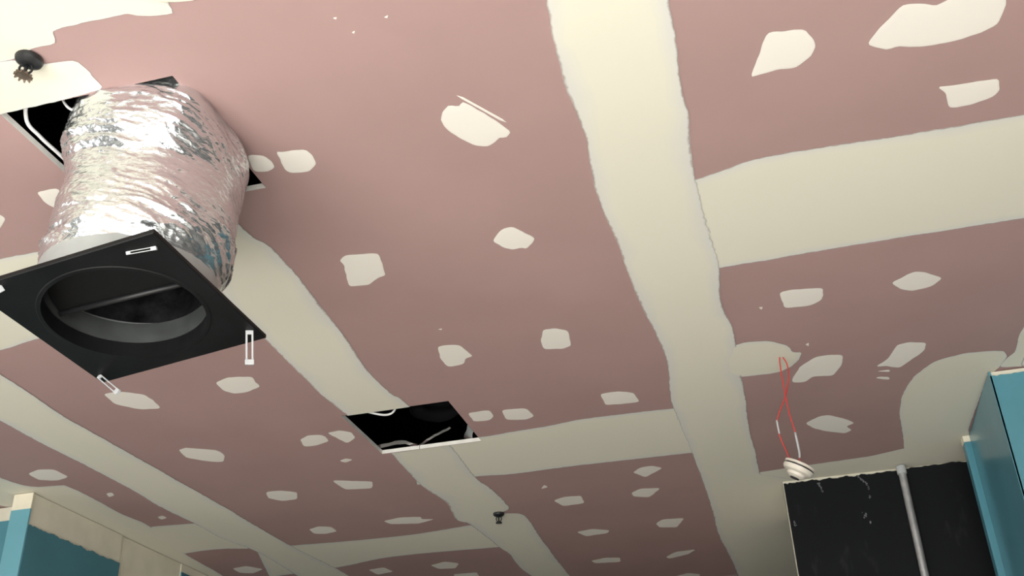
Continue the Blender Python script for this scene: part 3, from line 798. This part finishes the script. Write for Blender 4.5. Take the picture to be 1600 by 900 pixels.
strip('foil_tape', [(-1.40, 3.87, 3.068), (-1.36, 3.835, 3.075), (-1.29, 3.80, 3.090), (-1.215, 3.765, 3.100)], 0.006, 'thin diagonal silver foil tape across the far edge of the small opening')
strip('foil_tape', [(-1.165, 3.84, 3.069), (-1.150, 3.81, 3.085), (-1.130, 3.775, 3.10)], 0.022, 'short bright foil flap in the right corner of the small opening', (0.3, 0.6, 0.5))
def duct_stub():
    V, F = [], []; NA, NT = 48, 26
    for i in range(NT + 1):
        t = i / NT; c = Vector((-1.22 + 0.05 * t, 3.62, 3.13 + 0.40 * t))
        for k in range(NA):
            a = 2 * PI * k / NA; r = 0.105 + 0.010 * math.sin(t * 46) + 0.02 * noise.noise(Vector((math.cos(a) * 2, math.sin(a) * 2, t * 3)))
            V.append((c.x + math.cos(a) * r, c.y + math.sin(a) * r, c.z + 0.02 * math.cos(a + 1)))
    for i in range(NT):
        for k in range(NA): F.append((i * NA + k, i * NA + (k + 1) % NA, (i + 1) * NA + (k + 1) % NA, (i + 1) * NA + k))
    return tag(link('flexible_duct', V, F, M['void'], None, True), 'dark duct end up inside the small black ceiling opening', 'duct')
duct_stub()

# ------------------------------------------------------------------ fire sprinklers
def sprinkler(loc, label, r, drop, rd, tilt, metal, az):
    t = tag(empty('fire_sprinkler', loc), label, 'sprinkler')
    mt = Matrix.Rotation(tilt, 4, 'Y') @ Matrix.Rotation(az, 4, 'Z')
    lathe('escutcheon', [(0.0005, 0.004), (r * .97, 0.004), (r, 0.0), (r * .93, -.006), (r * .55, -.013), (r * .3, -.014), (0.0005, -.014)], M['dark'], t, 32, False, mt)
    for s in (-1, 1):
        V, F = tube_data([mt @ Vector((s * r * .30, 0, -.012)), mt @ Vector((s * r * .45, 0, -.012 - drop * .4)), mt @ Vector((s * r * .30, 0, -.012 - drop * .75)), mt @ Vector((0, 0, -.010 - drop))], r * .09, 8, 5)
        link('frame_arm', V, F, M['dark'], t, True)
    V, F = tube_data([mt @ Vector((0, 0, -.012)), mt @ Vector((0, 0, -.012 - drop))], r * .14, 10, 1)
    link('bulb', V, F, M['dark'], t, True)
    bm = bmesh.new(); n = 40; lo, hi = [], []
    for k in range(n):
        a = 2 * PI * k / n; rr = rd * (1.0 if (k // 2) % 2 else 0.72)
        lo.append(bm.verts.new((rr * math.cos(a), rr * math.sin(a), -.013 - drop - (0.004 if (k // 2) % 2 else 0))))
        hi.append(bm.verts.new((rr * math.cos(a), rr * math.sin(a), -.010 - drop)))
    bm.faces.new(lo); bm.faces.new(hi[::-1])
    for k in range(n): bm.faces.new([lo[k], lo[(k + 1) % n], hi[(k + 1) % n], hi[k]])
    bmesh.ops.transform(bm, matrix=mt, verts=bm.verts[:])
    d = from_bm('deflector', bm, metal, t)
    if metal is M['bronze']: d['label'] = 'brown toothed deflector plate'
    return t
sprinkler((-1.372, 1.392, CEIL - 0.005), 'black fire sprinkler with brown toothed deflector near the large duct', 0.029, 0.030, 0.019, 0.12, M['bronze'], 0.4)
sprinkler((-1.292, 4.745, CEIL - 0.006), 'small black fire sprinkler on the compound beyond the small ceiling opening', 0.027, 0.030, 0.015, 0.0, M['dark'], 0.2)

# ------------------------------------------------------------------ smoke detector hanging on red wires
DP = Vector((0.087, 3.42, CEIL))
det = tag(empty('smoke_detector', DP), 'cream smoke detector dangling from the ceiling on two red wires', 'detector')
def W(pts): return [Vector((x, y, z + 1.5)) - DP for x, y, z in pts]
wire_a = W([(0.084, 3.42, 1.556), (0.080, 3.42, 1.525), (0.079, 3.42, 1.472), (0.080, 3.42, 1.402), (0.083, 3.418, 1.330), (0.090, 3.415, 1.27), (0.092, 3.41, 1.20), (0.087, 3.41, 1.165)])
wire_b = W([(0.090, 3.425, 1.556), (0.103, 3.425, 1.520), (0.100, 3.425, 1.470), (0.080, 3.424, 1.405), (0.052, 3.422, 1.352), (0.038, 3.42, 1.310), (0.040, 3.42, 1.262), (0.052, 3.415, 1.21), (0.060, 3.41, 1.165)])
tube('wire', wire_a, 0.0022, M['red'], det, 8, 8)
tube('wire', wire_b, 0.0022, M['red'], det, 8, 8)
sl = tube('wire_sleeve', [wire_a[5], wire_a[6], wire_a[6].lerp(wire_a[7], .6)], 0.0038, M['clip'], det, 8, 6); sl['label'] = 'white sleeve on the wire'
sl = tube('wire_sleeve', [wire_b[5] + Vector((0.0, 0, .012)), wire_b[5].lerp(wire_b[6], .5), wire_b[6] + Vector((0, 0, .012))], 0.0036, M['clip'], det, 8, 6); sl['label'] = 'white sleeve on the wire'
ax = Vector((0.50, -0.10, 0.82)).normalized()           # axis of the tilted detector, base side up
dm = Matrix.Translation(Vector((0.083, 3.41, 2.648)) - DP) @ ax.to_track_quat('Z', 'Y').to_matrix().to_4x4()
R0 = 0.050
lathe('mounting_base', [(0.0005, 0.014), (R0 * .7, 0.014), (R0, 0.010), (R0, 0.003), (R0 * .9, 0.002), (0.0005, 0.002)], M['detector'], det, 48, False, dm)
lathe('gasket', [(0.0005, 0.002), (R0 * .93, 0.002), (R0 * .93, -0.003), (0.0005, -0.003)], M['dark'], det, 48, False, dm)
lathe('cover', [(0.0005, -0.003), (R0, -0.003), (R0, -0.009), (R0 * .9, -0.017), (R0 * .62, -0.022), (R0 * .58, -0.030), (R0 * .40, -0.036), (0.0005, -0.037)], M['detector'], det, 48, False, dm)
lathe('sensor_opening', [(0.0005, -0.0365), (R0 * .30, -0.0365), (R0 * .30, -0.0395), (0.0005, -0.0400)], M['dark'], det, 24, False, dm)

# ------------------------------------------------------------------ conduit on the black wall
cond = tag(empty('conduit_pipe', (0.541, 4.722, 0)), 'grey metal conduit running up the black end wall', 'pipe')
lathe('pipe', [(0.0005, 0.0), (0.0165, 0.0), (0.0165, CEIL - 0.02), (0.0005, CEIL - 0.02)], M['galv'], cond, 24)
lathe('end_collar', [(0.0166, CEIL - 0.045), (0.0205, CEIL - 0.045), (0.0205, CEIL - 0.0085), (0.0005, CEIL - 0.0085)], M['clip'], cond, 24)
